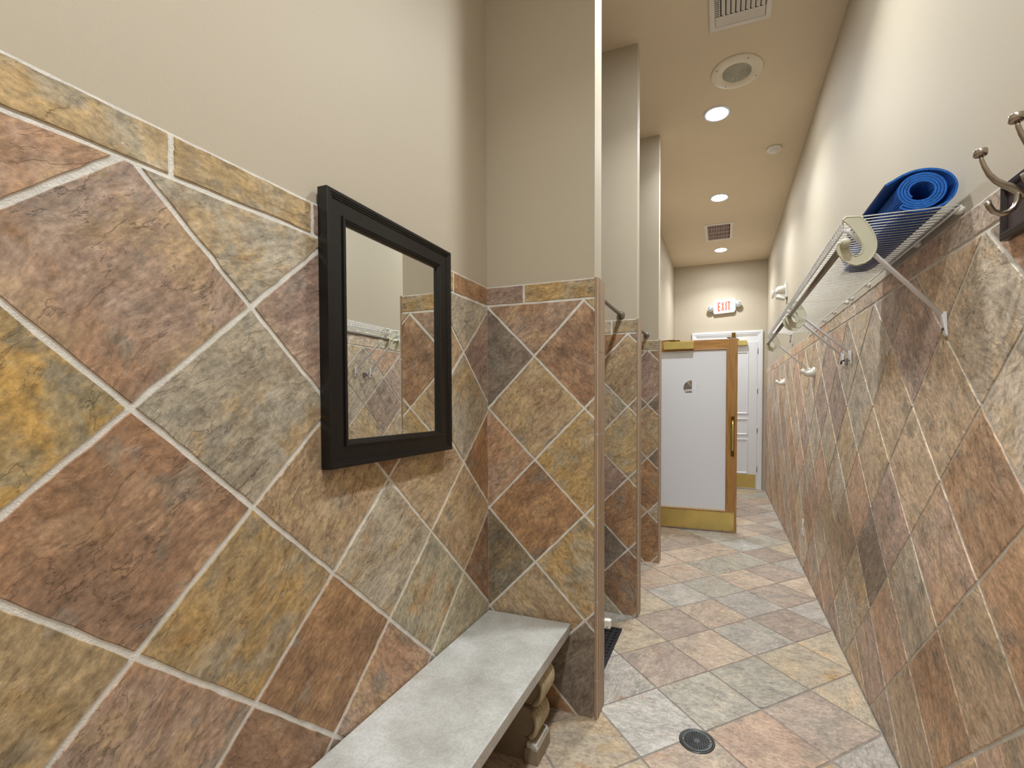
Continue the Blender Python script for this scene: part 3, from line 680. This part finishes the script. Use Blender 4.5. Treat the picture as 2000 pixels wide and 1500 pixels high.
# ------------------------------------------------------------------ open glazed door across the corridor
Y0 = 4.685; TH = .042; XA, XB = -.688, .130
t = thing('glazed_door', (XA, Y0, 0), 'open golden oak door with a tall frosted glass pane and brass kick plate', 'door')
ZD = 1.858
mb = MB()
mb.box(XB-.093, XB, Y0, Y0+TH, .012, ZD)
mb.build('lock_stile', M['oak'], t, bevel=.002)
mb = MB(); mb.box(XA, XA+.095, Y0, Y0+TH, .012, ZD); mb.build('hinge_stile', M['oak'], t, bevel=.002)
wm = wood_mat('golden oak rail', (158, 112, 58), (188, 140, 82)); wm.node_tree.nodes['Mapping'].inputs['Scale'].default_value = (1.2, 14, 14)
mb = MB(); mb.box(XA+.095, XB-.093, Y0+.0005, Y0+TH, ZD-.092, ZD); mb.build('top_rail', wm, t, bevel=.001)
mb = MB(); mb.box(XA+.095, XB-.093, Y0+.0005, Y0+TH, .012, .210); mb.build('bottom_rail', wm, t)
mb = MB(); mb.frame('Y', XA+.095, XB-.093, .205, ZD-.092, Y0+.020, -1, [(-.002, 0), (-.002, .021), (.002, .0225), (.006, .020), (.009, .010), (.009, 0)]); mb.build('glazing_bead', M['palewood'] if False else M['oak'], t)
mb = MB(); mb.box(XA+.1, XB-.10, Y0-.004, Y0+.010, .204, .217); mb.build('sill_bead', M['palewood'], t)
# pane: frosted with a clear emblem window
gx0, gx1, gz0, gz1 = XA+.10, XB-.088, .208, ZD-.094
cxm, czm, rm = -.292, 1.395, .075
mb = MB(); n = 48; b = 0
ring = []
for k in range(n):
    a_ = 2*PI*k/n; c_, s_ = math.cos(a_), math.sin(a_)
    zz = czm + rm*s_ if s_ > -.62 else czm - rm*.62
    xx = cxm + rm*c_*1.0
    ring.append((xx, zz))
outer = []
for k in range(n):
    a_ = 2*PI*k/n; c_, s_ = math.cos(a_), math.sin(a_)
    tx = (gx1-cxm)/c_ if c_ > 1e-9 else (gx0-cxm)/c_ if c_ < -1e-9 else 1e9
    tz = (gz1-czm)/s_ if s_ > 1e-9 else (gz0-czm)/s_ if s_ < -1e-9 else 1e9
    q = min(tx, tz); outer.append((cxm+q*c_, czm+q*s_))
# add the four corners by snapping the nearest outer vertices
for cxx, czz in ((gx0, gz0), (gx1, gz0), (gx1, gz1), (gx0, gz1)):
    k = min(range(n), key=lambda i: (outer[i][0]-cxx)**2+(outer[i][1]-czz)**2); outer[k] = (cxx, czz)
for yy in (Y0+.013, Y0+.018):
    mb.v += [(x, yy, z) for x, z in ring] + [(x, yy, z) for x, z in outer]
for k in range(n):
    k2 = (k+1) % n
    mb.face((k, k2, n+k2, n+k)); mb.face((2*n+k, 3*n+k, 3*n+k2, 2*n+k2))
    mb.face((k, 2*n+k, 2*n+k2, k2)); mb.face((n+k, n+k2, 3*n+k2, 3*n+k))
gl = mb.build('frosted_pane', M['frost'], t)
mb = MB(); mb.prism([(x, z) for x, z in ring], 'Y', Y0+.0145, Y0+.0165); mb.build('clear_emblem', M['glass'], gl)
mb = MB()
for k, (zc, hh) in enumerate(((czm-.022, .0045), (czm-.034, .003))):
    pts = []
    for q in range(13):
        x_ = cxm-rm*.93+q*rm*1.86/12; pts.append((x_, zc+.006*math.sin(q/12*PI*1.2-.3)))
    mb.prism([(x_, z_+hh) for x_, z_ in pts]+[(x_, z_-hh) for x_, z_ in pts[::-1]], 'Y', Y0+.013, Y0+.0144)
mb.build('emblem_stripe', M['frost'], gl)
mb = MB(); mb.box(XA+.03, XB-.022, Y0-.0025, Y0, .018, .196); kp = mb.build('kick_plate', M['brass'], t)
for xx in (XA+.05, -.35, -.22, .0, XB-.04):
    for zz in (.028, .186): mb = MB(); mb.lathe([(.004, -.0025), (.003, -.0042), (1e-6, -.0045)], (xx, Y0, zz), ax='Y', n=10); mb.build('screw', M['darkbrass'], kp)
mb = MB(); mb.box(-.552, -.268, Y0-.052, Y0, ZD-.086, ZD-.012); cl = mb.build('closer_body', M['brass'], t, bevel=.002)
mb = MB(); mb.box(-.50, -.40, Y0-.03, Y0-.012, ZD-.012, ZD+.004); mb.tube([(-.46, Y0-.02, ZD+.008), (-.62, Y0+.08, ZD+.012)], .006); mb.lathe([(.012, 0), (.012, .012), (1e-6, .013)], (-.46, Y0-.02, ZD+.0), n=14)
mb.build('closer_arm', M['darkbrass'], cl)
mb = MB(); hx = XB-.040
mb.box(hx-.016, hx+.016, Y0-.004, Y0, .74, 1.12)
mb.build('push_plate', M['darkbrass'], t)
mb = MB()
mb.tube([(hx, Y0-.003, 1.075), (hx, Y0-.028, 1.07), (hx, Y0-.042, 1.04), (hx, Y0-.045, .98), (hx, Y0-.045, .90), (hx, Y0-.042, .83), (hx, Y0-.028, .80), (hx, Y0-.003, .795)], [.012, .009, .010, .010, .010, .010, .009, .012], n=14)
mb.build('pull_handle', M['brass'], t)
for zz in (.25, .95, 1.65):
    mb = MB(); mb.tube([(XA-.004, Y0-.004, zz-.045), (XA-.004, Y0-.004, zz+.045)], .007, n=12); mb.build('hinge', M['brass'], t)

# ------------------------------------------------------------------ far door and casing
cas = MB()
def casing(x0, x1, z1):
    prof = [(0, 0), (0, .016), (.006, .019), (.026, .020), (.030, .014), (.036, .016), (.050, .014), (.055, .008), (.068, .008), (.072, .0)]
    n = len(prof); b = len(cas.v)
    path = [(x0, .0, 1, 0), (x0, z1, 1, -1), (x1, z1, -1, -1), (x1, .0, -1, 0)]
    for (cx_, cz_, dx_, dz_) in path:
        for d, h in prof: cas.v.append((cx_+dx_*d, YB-h+PT*0, cz_+dz_*d))
    for c in range(3):
        for i in range(n-1): cas.face((b+c*n+i, b+c*n+i+1, b+(c+1)*n+i+1, b+(c+1)*n+i))
casing(-.440, .532, 2.285)
cas.box(-.438, -.370, YB, YB+.0085, 0, 2.283); cas.box(.462, .530, YB, YB+.0085, 0, 2.283); cas.box(-.438, .53, YB, YB+.0085, 2.13, 2.283)
cz = cas.build('trim_1', M['white']); struct(cz)
mb = MB(); mb.box(DX0-.004, DX1+.004, YB-.002, YB+.008, .0, DZ+.095); cs = mb.build('door_stop', M['white'], cz)
t = thing('door_1', (DX1, YB, 0), 'closed white door with moulded panels and a brass kick plate in the far wall', 'door'); t['kind'] = 'structure'
mb = MB(); mb.box(DX0, DX1, YB-.012, YB-.0025, .008, DZ); mb.build('door_slab', M['white'], t)
PF = [(0, 0), (0, .006), (.004, .009), (.012, .009), (.018, .004), (.024, .0)]
for (za, zb) in ((1.088, 1.985), (.785, 1.022), (.226, .728)):
    mb = MB(); mb.frame('Y', DX0+.115, DX1-.117, za, zb, YB-.012, -1, PF); mb.build('panel_moulding', M['white'], t)
mb = MB(); mb.box(DX0+.03, DX1-.012, YB-.0145, YB-.012, .020, .215); mb.build('kick_plate', M['brass'], t)
for zz in (.303, .864, 1.43, 2.0):
    mb = MB(); mb.tube([(DX1+.004, YB-.012, zz-.045), (DX1+.004, YB-.012, zz+.045)], .006, n=10); mb.build('hinge', M['nickel'], t)
mb = MB(); mb.box(.02, .318, YB-.062, YB-.012, 2.075, 2.145); cb = mb.build('closer_body', M['brass'], t, bevel=.002)
mb = MB()
mb.box(.115, .165, YB-.058, YB-.02, 2.195, 2.262); mb.tube([(.14, YB-.04, 2.20), (.05, YB-.10, 2.185), (.20, YB-.05, 2.160)], .008, n=8); mb.lathe([(.014, 0), (.014, .02)], (.20, YB-.045, 2.145), n=14)
mb.build('closer_arm', M['darkbrass'], cb)

# ------------------------------------------------------------------ exit sign
t = thing('exit_sign', (0, YB+PT, 2.66), 'lit white EXIT sign with red letters and two round lamp heads', 'exit sign')
a = -.055; ux, uz = math.cos(-.035), -math.sin(-.035)*-1
ex0, ex1, ez0, ez1 = -.125, .143, 2.553, 2.752
mb = MB(); TL_ = -.045      # slope of the tilt
def ez(x, z): return z + (x-.01)*.06
def slab(mb, pts, ya, yb, mi=0): mb.prism([(x, ez(x, z)) for x, z in pts], 'Y', ya, yb, mi)
slab(mb, [(ex0-.020, ez0+.035), (ex0, ez0), (ex1, ez0), (ex1+.020, ez0+.035), (ex1+.020, ez1-.035), (ex1, ez1), (ex0, ez1), (ex0-.020, ez1-.035)], YB-.035, YB+PT)
hs = mb.build('housing', M['plastic'], t, bevel=.003)
mb = MB(); lw = .017; h0, h1 = 2.590, 2.715
def bar(x0, x1, z0, z1): slab(mb, [(x0, z0), (x1, z0), (x1, z1), (x0, z1)], YB-.038, YB-.0352)
x = -.082
bar(x, x+lw, h0, h1); [bar(x+lw, x+.036, z_, z_+lw) for z_ in (h0, (h0+h1)/2-lw/2, h1-lw)]
x = -.032
slab(mb, [(x, h0), (x+.013, h0), (x+.040, h1), (x+.027, h1)], YB-.038, YB-.0352); slab(mb, [(x+.027, h0), (x+.040, h0), (x+.013, h1), (x, h1)], YB-.0382, YB-.0354)
bar(.024, .024+lw, h0, h1)
bar(.048, .090, h1-lw, h1); bar(.0635, .0635+lw, h0, h1-lw)
mb.build('exit_lettering', M['exit_red'], hs)
mb = MB(); mb.lathe([(.004, 0), (.003, -.004), (1e-6, -.005)], (-.005, YB-.02, ez0-.001), n=12); mb.build('indicator', M['led'], hs)
for s_, hx_, hz_ in ((-1, -.176, 2.632), (1, .196, 2.675)):
    mb = MB(); mb.lathe([(.022, 0), (.042, -.012), (.046, -.030), (.043, -.036)], (hx_, YB-.02, hz_), ax='Y', n=28)
    mb.tube([(hx_-s_*.03, YB-.015, hz_), (hx_-s_*.052, YB-.015, hz_)], .012, n=10)
    hd = mb.build('lamp_head', M['plastic'], t)
    mb = MB(); mb.lathe([(.041, -.036), (.032, -.041), (1e-6, -.043)], (hx_, YB-.02, hz_), ax='Y', n=24); mb.build('lamp_lens', plain('faceted lens', (176, 178, 182), .3, .3, var=.7, vscale=60), hd)

# ------------------------------------------------------------------ emergency light on right wall
ey, ezz = 5.05, 2.335
XW = XR+PT
t = thing('emergency_light', (XW, ey, ezz), 'white two-head emergency light high on the right wall above the shelf', 'emergency light')
mb = MB(); mb.box(XW-.022, XW, ey-.06, ey+.07, ezz-.055, ezz+.085); mb.build('wall_plate', M['plastic'], t, bevel=.003)
mb = MB(); mb.lathe([(.030, 0), (.044, -.010), (.046, -.04), (.040, -.07), (.022, -.086), (1e-6, -.09)], (XW-.016, ey-.01, ezz+.018), ax='X', n=24); mb.build('sensor_dome', plain('dull dome', (206, 202, 192), .5), t)
mb = MB(); mb.hexa([(XW-.10, ey-.05, ezz-.05), (XW-.02, ey-.05, ezz-.075), (XW-.02, ey+.05, ezz-.075), (XW-.10, ey+.05, ezz-.05), (XW-.09, ey-.04, ezz-.02), (XW-.02, ey-.04, ezz-.02), (XW-.02, ey+.04, ezz-.02), (XW-.09, ey+.04, ezz-.02)]); mb.build('lower_body', M['plastic'], t, bevel=.004)
mb = MB(); mb.lathe([(.014, 0), (.040, -.022), (.043, -.030), (1e-6, -.024)], (XW-.105, ey-.005, ezz-.012), ax='X', n=24); mb.build('lamp_head', plain('clear lamp head', (222, 222, 226), .15), t)

# ------------------------------------------------------------------ wire shelves, brackets, hanging rods
XF = .309; ZS = 1.752
def wire_shelf(ya, yb, label):
    t = thing('wire_shelf', (XR, (ya+yb)/2, ZS), label, 'shelf')
    n = int(round((yb-ya)/.0235)); st_ = (yb-ya)/n
    mb = MB()
    for k in range(n+1):
        y = ya+k*st_
        mb.tube([(XR-.006, y, ZS+.003), (XF+.002, y, ZS+.003), (XF-.0015, y, ZS-.001), (XF-.0015, y, ZS-.028)], .0014, n=6)
    mb.build('deck_wires', M['wire'], t)
    mb = MB()
    mb.tube([(XF+.001, ya-.003, ZS), (XF+.001, yb+.003, ZS)], .003, n=10); mb.tube([(XF+.001, ya-.003, ZS-.028), (XF+.001, yb+.003, ZS-.028)], .003, n=10)
    mb.build('front_rail', M['strut'], t)
    mb = MB()
    for xx in (XR-.010,): mb.tube([(xx, ya-.003, ZS-.0015), (xx, yb+.003, ZS-.0015)], .003, n=10)
    mb.build('cross_rail', M['wire'], t)
    mb = MB(); 
    y = ya+.03
    while y < yb:
        mb = MB(); mb.lathe([(.010, 0), (.010, -.012), (.006, -.016)], (XW, y, ZS-.001), ax='X', n=14); mb.box(XR-.010, XR+.007, y-.005, y+.005, ZS-.009, ZS+.004); mb.build('wall_clip', M['plastic'], t); y += .27
    return t
SH1 = wire_shelf(1.468, 2.600, 'nearer white wire shelf on the right wall, carrying the blue rolled mat')
SH2 = wire_shelf(2.640, 3.710, 'farther white wire shelf on the right wall, empty, nearest the far door')
HC = [(150, 290), (185, 255), (350, 250), (400, 300), (440, 350), (480, 410), (510, 470), (528, 540), (525, 610), (500, 670), (455, 730), (390, 772), (300, 795), (215, 778), (145, 730), (100, 670), (82, 610), (88, 565), (120, 535),
      (165, 545), (205, 590), (215, 640), (245, 680), (300, 697), (350, 670), (378, 620), (372, 560), (345, 500), (300, 430), (240, 360), (190, 315)]
def bp_y(u, v, Y):
    d = W2 + (u-CX)/F_PX*R2 - (v-CY)/F_PX*U2
    k = Y/d.y; return (d.x*k, 1.25+d.z*k)
HP = [bp_y(1620+a_*.1734, 380+b_*.1734, 1.462) for a_, b_ in HC]
HP = [(x, z) for x, z in HP]
RX, RZ = bp_y(1648.5, 478, 1.462)
def bracket(y, fy, shelf):
    mb = MB(); mb.prism(HP, 'Y', y-.002, y+.004)
    t = mb.build('shelf_bracket', M['cream'], shelf)
    # rolled rim round the hook plate
    mb = MB(); pts = [(x, y-.001, z) for x, z in HP]; mb.tube(pts+[pts[0]], .0028, n=6, caps=False)
    mb.build('hook_rim', M['cream'], t)
    mb = MB(); mb.tube([(XF+.006, y+.008, ZS-.030), (XF+.012, y+.009, ZS-.033), (XR-.012, fy, 1.492)], .0062, n=12)
    mb.build('strut', M['strut'], t)
    mb = MB(); mb.hexa([(XR-.006, fy-.008, 1.438), (XR-.001, fy-.008, 1.432), (XR-.001, fy+.008, 1.432), (XR-.006, fy+.008, 1.438), (XR-.017, fy-.0065, 1.496), (XR-.004, fy-.0065, 1.500), (XR-.004, fy+.0065, 1.500), (XR-.017, fy+.0065, 1.496)])
    mb.lathe([(.004, 0), (.004, -.004)], (XR-.0075, fy, 1.452), ax='X', n=10, mi=1)
    mb.build('strut_foot', [M['strut'], M['iron']], t)
    return t
bracket(1.462, 1.556, SH1)
bracket(2.570, 2.552, SH1)
bracket(2.668, 2.695, SH2)
bracket(3.690, 3.715, SH2)
def hrod(ya, yb, label):
    t = thing('hanging_rod', (RX, (ya+yb)/2, RZ), label, 'rod')
    mb = MB(); mb.tube([(RX, ya, RZ), (RX, yb, RZ)], .0098, n=16); mb.build('tube', M['rod'], t)
    mb = MB(); mb.lathe([(.0102, .012), (.0115, .010), (.0115, .004), (.0125, .003), (.0125, -.004), (.0115, -.005), (.0115, -.010), (.010, -.016), (.004, -.019), (1e-6, -.0195)], (RX, ya, RZ), ax='Y', n=20)
    mb.build('end_cap', M['cream'], t)
    mb = MB(); mb.lathe([(.0125, -.006), (.0125, .006), (.004, .008), (1e-6, .008)], (RX, yb, RZ), ax='Y', n=20); mb.build('end_cap', M['cream'], t)
hrod(1.452, 2.590, 'grey hanging rod under the nearer wire shelf')
hrod(2.645, 3.715, 'grey hanging rod under the farther wire shelf')
t = thing('metal_catch', (XR, 2.63, 1.455), 'tiny grey metal catch on the tile between the two middle strut feet', 'catch')
mb = MB(); mb.box(XR-.008, XR+.001, 2.622, 2.642, 1.435, 1.468); mb.build('catch_plate', M['rod'], t, bevel=.002)
mb = MB(); mb.tube([(XR-.012, 2.63, 1.46), (XR-.026, 2.63, 1.455), (XR-.028, 2.63, 1.44)], .004, n=8); mb.build('catch_tongue', M['iron'], t)

# ------------------------------------------------------------------ rolled mat
t = thing('yoga_mat', (.487, 1.79, ZS), 'blue rolled exercise mat lying on the nearer wire shelf', 'mat')
cxr, czr = .4890, ZS+.0092+.0505
path = []      # centre line of the sheet, from the core outwards
T_ = .0052; turns = 4.0; r0 = .0235
nseg = 56
N_ = int(turns*nseg)
for k in range(N_+1):
    a_ = 2*PI*k/nseg; r = r0 + .0062*a_/(2*PI)
    path.append((a_, r))
pts = [(cxr + 1.17*r*math.cos(-a_+PI*1.25), czr + r*math.sin(-a_+PI*1.25)*.97) for a_, r in path]
# last loosened lap: under, right side bulging, over the top and off to the left
# end angle of the tight roll
an = PI*1.25 - 2*PI*turns
lap = []
ctrl = [(an, r0+.0062*turns+.0004), (an-.6, .0500), (an-1.2, .0515), (an-1.8, .0520)]
for k in range(1, 60):
    d = k*.085
    r = .0486 + .0012*d
    aa = an - d
    lap.append((aa, r))
pts2 = []
def lapxy(deg, rx, rz): return (cxr+.012+rx*math.cos(math.radians(deg)), czr+.003+rz*math.sin(math.radians(deg)))
loose = [(cxr-.020, czr-.0510), (cxr, czr-.0525), (cxr+.022, czr-.0520), (cxr+.048, czr-.0440), (cxr+.068, czr-.028), (cxr+.0765, czr-.008), (cxr+.076, czr+.010), (cxr+.066, czr+.029), (cxr+.048, czr+.043), (cxr+.024, czr+.0515), (cxr, czr+.0535), (cxr-.022, czr+.051), (cxr-.044, czr+.0435), (cxr-.062, czr+.034), (cxr-.080, czr+.0245)]
def smooth_path(P, n=6):
    out = []
    for i in range(len(P)-1):
        p0, p1, p2, p3 = P[max(i-1, 0)], P[i], P[i+1], P[min(i+2, len(P)-1)]
        for q in range(n):
            u = q/n
            out.append(tuple(.5*((2*p1[c]) + (-p0[c]+p2[c])*u + (2*p0[c]-5*p1[c]+4*p2[c]-p3[c])*u*u + (-p0[c]+3*p1[c]-3*p2[c]+p3[c])*u**3) for c in (0, 1)))
    out.append(P[-1]); return out
# bridge from the tight roll (ends at 225 degrees, lower left) into the loose lap
endp = pts[-1]
full = pts + smooth_path([endp, (cxr-.044, czr-.0405)] + loose)[3:]
mb = MB(); ya, yb = 1.484, 2.094
L_ = 0; idx = []
n = len(full); uvl = []
for i, (x, z) in enumerate(full):
    a_, b_ = full[max(i-1, 0)], full[min(i+1, n-1)]
    tx, tz = b_[0]-a_[0], b_[1]-a_[1]; l = math.hypot(tx, tz) or 1; nx_, nz_ = -tz/l, tx/l
    if i: L_ += math.hypot(x-full[i-1][0], z-full[i-1][1])
    uvl.append(L_)
    h = T_/2
    for yy in (ya, yb):
        mb.v.append((x+nx_*h, yy, z+nz_*h)); mb.v.append((x-nx_*h, yy, z-nz_*h))
uvs = []
for i in range(n-1):
    b, c = i*4, i*4+4
    for q, mi in (((b, c, c+2, b+2), 0), ((b+1, b+3, c+3, c+1), 0), ((b, b+1, c+1, c), 1), ((b+2, c+2, c+3, b+3), 1)):
        mb.face(q, mi, mi == 0); uvs.append([(uvl[j//4], 0, 0) for j in q])
for q in ((0, 2, 3, 1), (4*n-4, 4*n-3, 4*n-1, 4*n-2)): mb.face(q, 0); uvs.append([(uvl[j//4], 0, 0) for j in q])
mb.data = {'tuv': ('FLOAT_VECTOR', uvs)}
mb.build('mat_sheet', [M['mat'], M['mat_edge']], t)

# ------------------------------------------------------------------ hook rail at the right edge
t = thing('hook_rail', (XR, .9, 1.66), 'dark framed wooden hook rail at the right edge of the frame', 'hook rail')
by0, by1, bz0, bz1 = .50, 1.272, 1.598, 1.718
mb = MB(); mb.frame('X', by0, by1, bz0, bz1, XR-.0005, -1, [(0, -.004), (0, .014), (.003, .017), (.007, .017), (.009, .020), (.013, .020), (.016, .016), (.017, .012), (.018, .008)]); mb.build('board_moulding', M['espresso'], t)
mb = MB(); mb.box(XR-.012, XR, by0+.010, by1-.010, bz0+.010, bz1-.010); mb.build('board', plain('plum brown panel', (66, 52, 54), .35), t)
HU = [(1915, 303), (1917, 312), (1923, 326), (1932, 341), (1945, 353), (1958, 360), (1970, 364), (1982, 369), (1992, 380)]
HD = [(1928, 393), (1931, 402), (1940, 413), (1955, 418), (1970, 414), (1981, 405), (1987, 393), (1989, 380), (1988, 372)]
for y in (1.16, 1.04, .86, .70):
    mb = MB()
    up_ = [bp_y(u, v, 1.16) for u, v in HU]; dn_ = [bp_y(u, v, 1.16) for u, v in HD]
    up_[-1] = (XR-.016, up_[-1][1]-.008)
    mb.tube([(x, y, z) for x, z in up_], [.0035, .0038, .0042, .0048, .0056, .0062, .0068, .0075, .009], n=14)
    mb.tube([(x, y, z) for x, z in dn_], [.0058, .0056, .0052, .0050, .0050, .0052, .0054, .0058, .0064], n=14)
    hk = mb.build('coat_hook', M['nickel'], t)
    mb = MB(); kx, kz = bp_y(1915, 299, 1.16); mb.lathe([(.001, -.006), (.010, -.006), (.0115, -.004), (.0115, .005), (.0105, .0065), (1e-6, .0068)], (kx, y, kz), ax='Z', n=20); mb.build('hook_knob', M['nickel'], hk)
    mb = MB(); mb.lathe([(.019, 0), (.019, -.004), (.013, -.008), (1e-6, -.009)], (XR-.012, y, 1.640), ax='X', n=20); mb.build('hook_base', M['nickel'], hk)

# ------------------------------------------------------------------ ceramic hooks, robe hook, outlet
def ceramic(y, z, label, sc=1.0):
    t = thing('ceramic_hook', (XR, y, z), label, 'hook')
    mb = MB(); mb.lathe([(.034*sc, 0), (.033*sc, -.006), (.026*sc, -.014), (.018*sc, -.020)], (XR, y, z), ax='X', n=24); mb.build('base', M['plastic'], t)
    mb = MB(); mb.tube([(XR-.012, y, z-.006), (XR-.03, y-.004, z-.010), (XR-.05, y-.008, z-.012), (XR-.068, y-.010, z+.002), (XR-.076, y-.012, z+.020)], [.028*sc, .022*sc, .0165*sc, .015*sc, .010], n=14); mb.build('prong', M['plastic'], t)
    mb = MB(); mb.tube([(XR-.010, y, z+.010), (XR-.024, y-.002, z+.014), (XR-.034, y-.003, z+.026)], [.014*sc, .009*sc, .006], n=12); mb.build('prong', M['plastic'], t)
ceramic(3.50, 1.455, 'nearer and larger white ceramic hook on the right tiled wall, below the shelf')
ceramic(5.10, 1.455, 'farther white ceramic hook on the right tiled wall, nearer the far door', 1.0)
t = thing('robe_hook', (XW, 4.62, 1.83), 'small white hook on the painted right wall under the end of the shelf', 'hook')
mb = MB(); mb.box(XW-.006, XW, 4.60, 4.645, 1.775, 1.90); mb.build('plate', M['plastic'], t, bevel=.002)
mb = MB(); mb.box(XW-.055, XW-.005, 4.612, 4.632, 1.858, 1.882); mb.box(XW-.062, XW-.050, 4.61, 4.634, 1.865, 1.90); mb.build('arm', M['plastic'], t, bevel=.003)
mb = MB(); mb.tube([(XW-.014, 4.622, 1.86), (XW-.018, 4.622, 1.80), (XW-.022, 4.622, 1.79)], .006, n=10); mb.build('drop_pin', M['rod'], t)
t = thing('wall_outlet', (XR, 3.868, .308), 'white electrical outlet plate low on the right tiled wall', 'outlet')
mb = MB(); mb.box(XR-.005, XR+.001, 3.833, 3.903, .250, .366); mb.build('cover_plate', M['plastic'], t, bevel=.0015)
mb = MB(); mb.box(XR-.0075, XR-.004, 3.851, 3.885, .268, .300); mb.box(XR-.0075, XR-.004, 3.851, 3.885, .316, .348); mb.build('socket', M['white'], t)
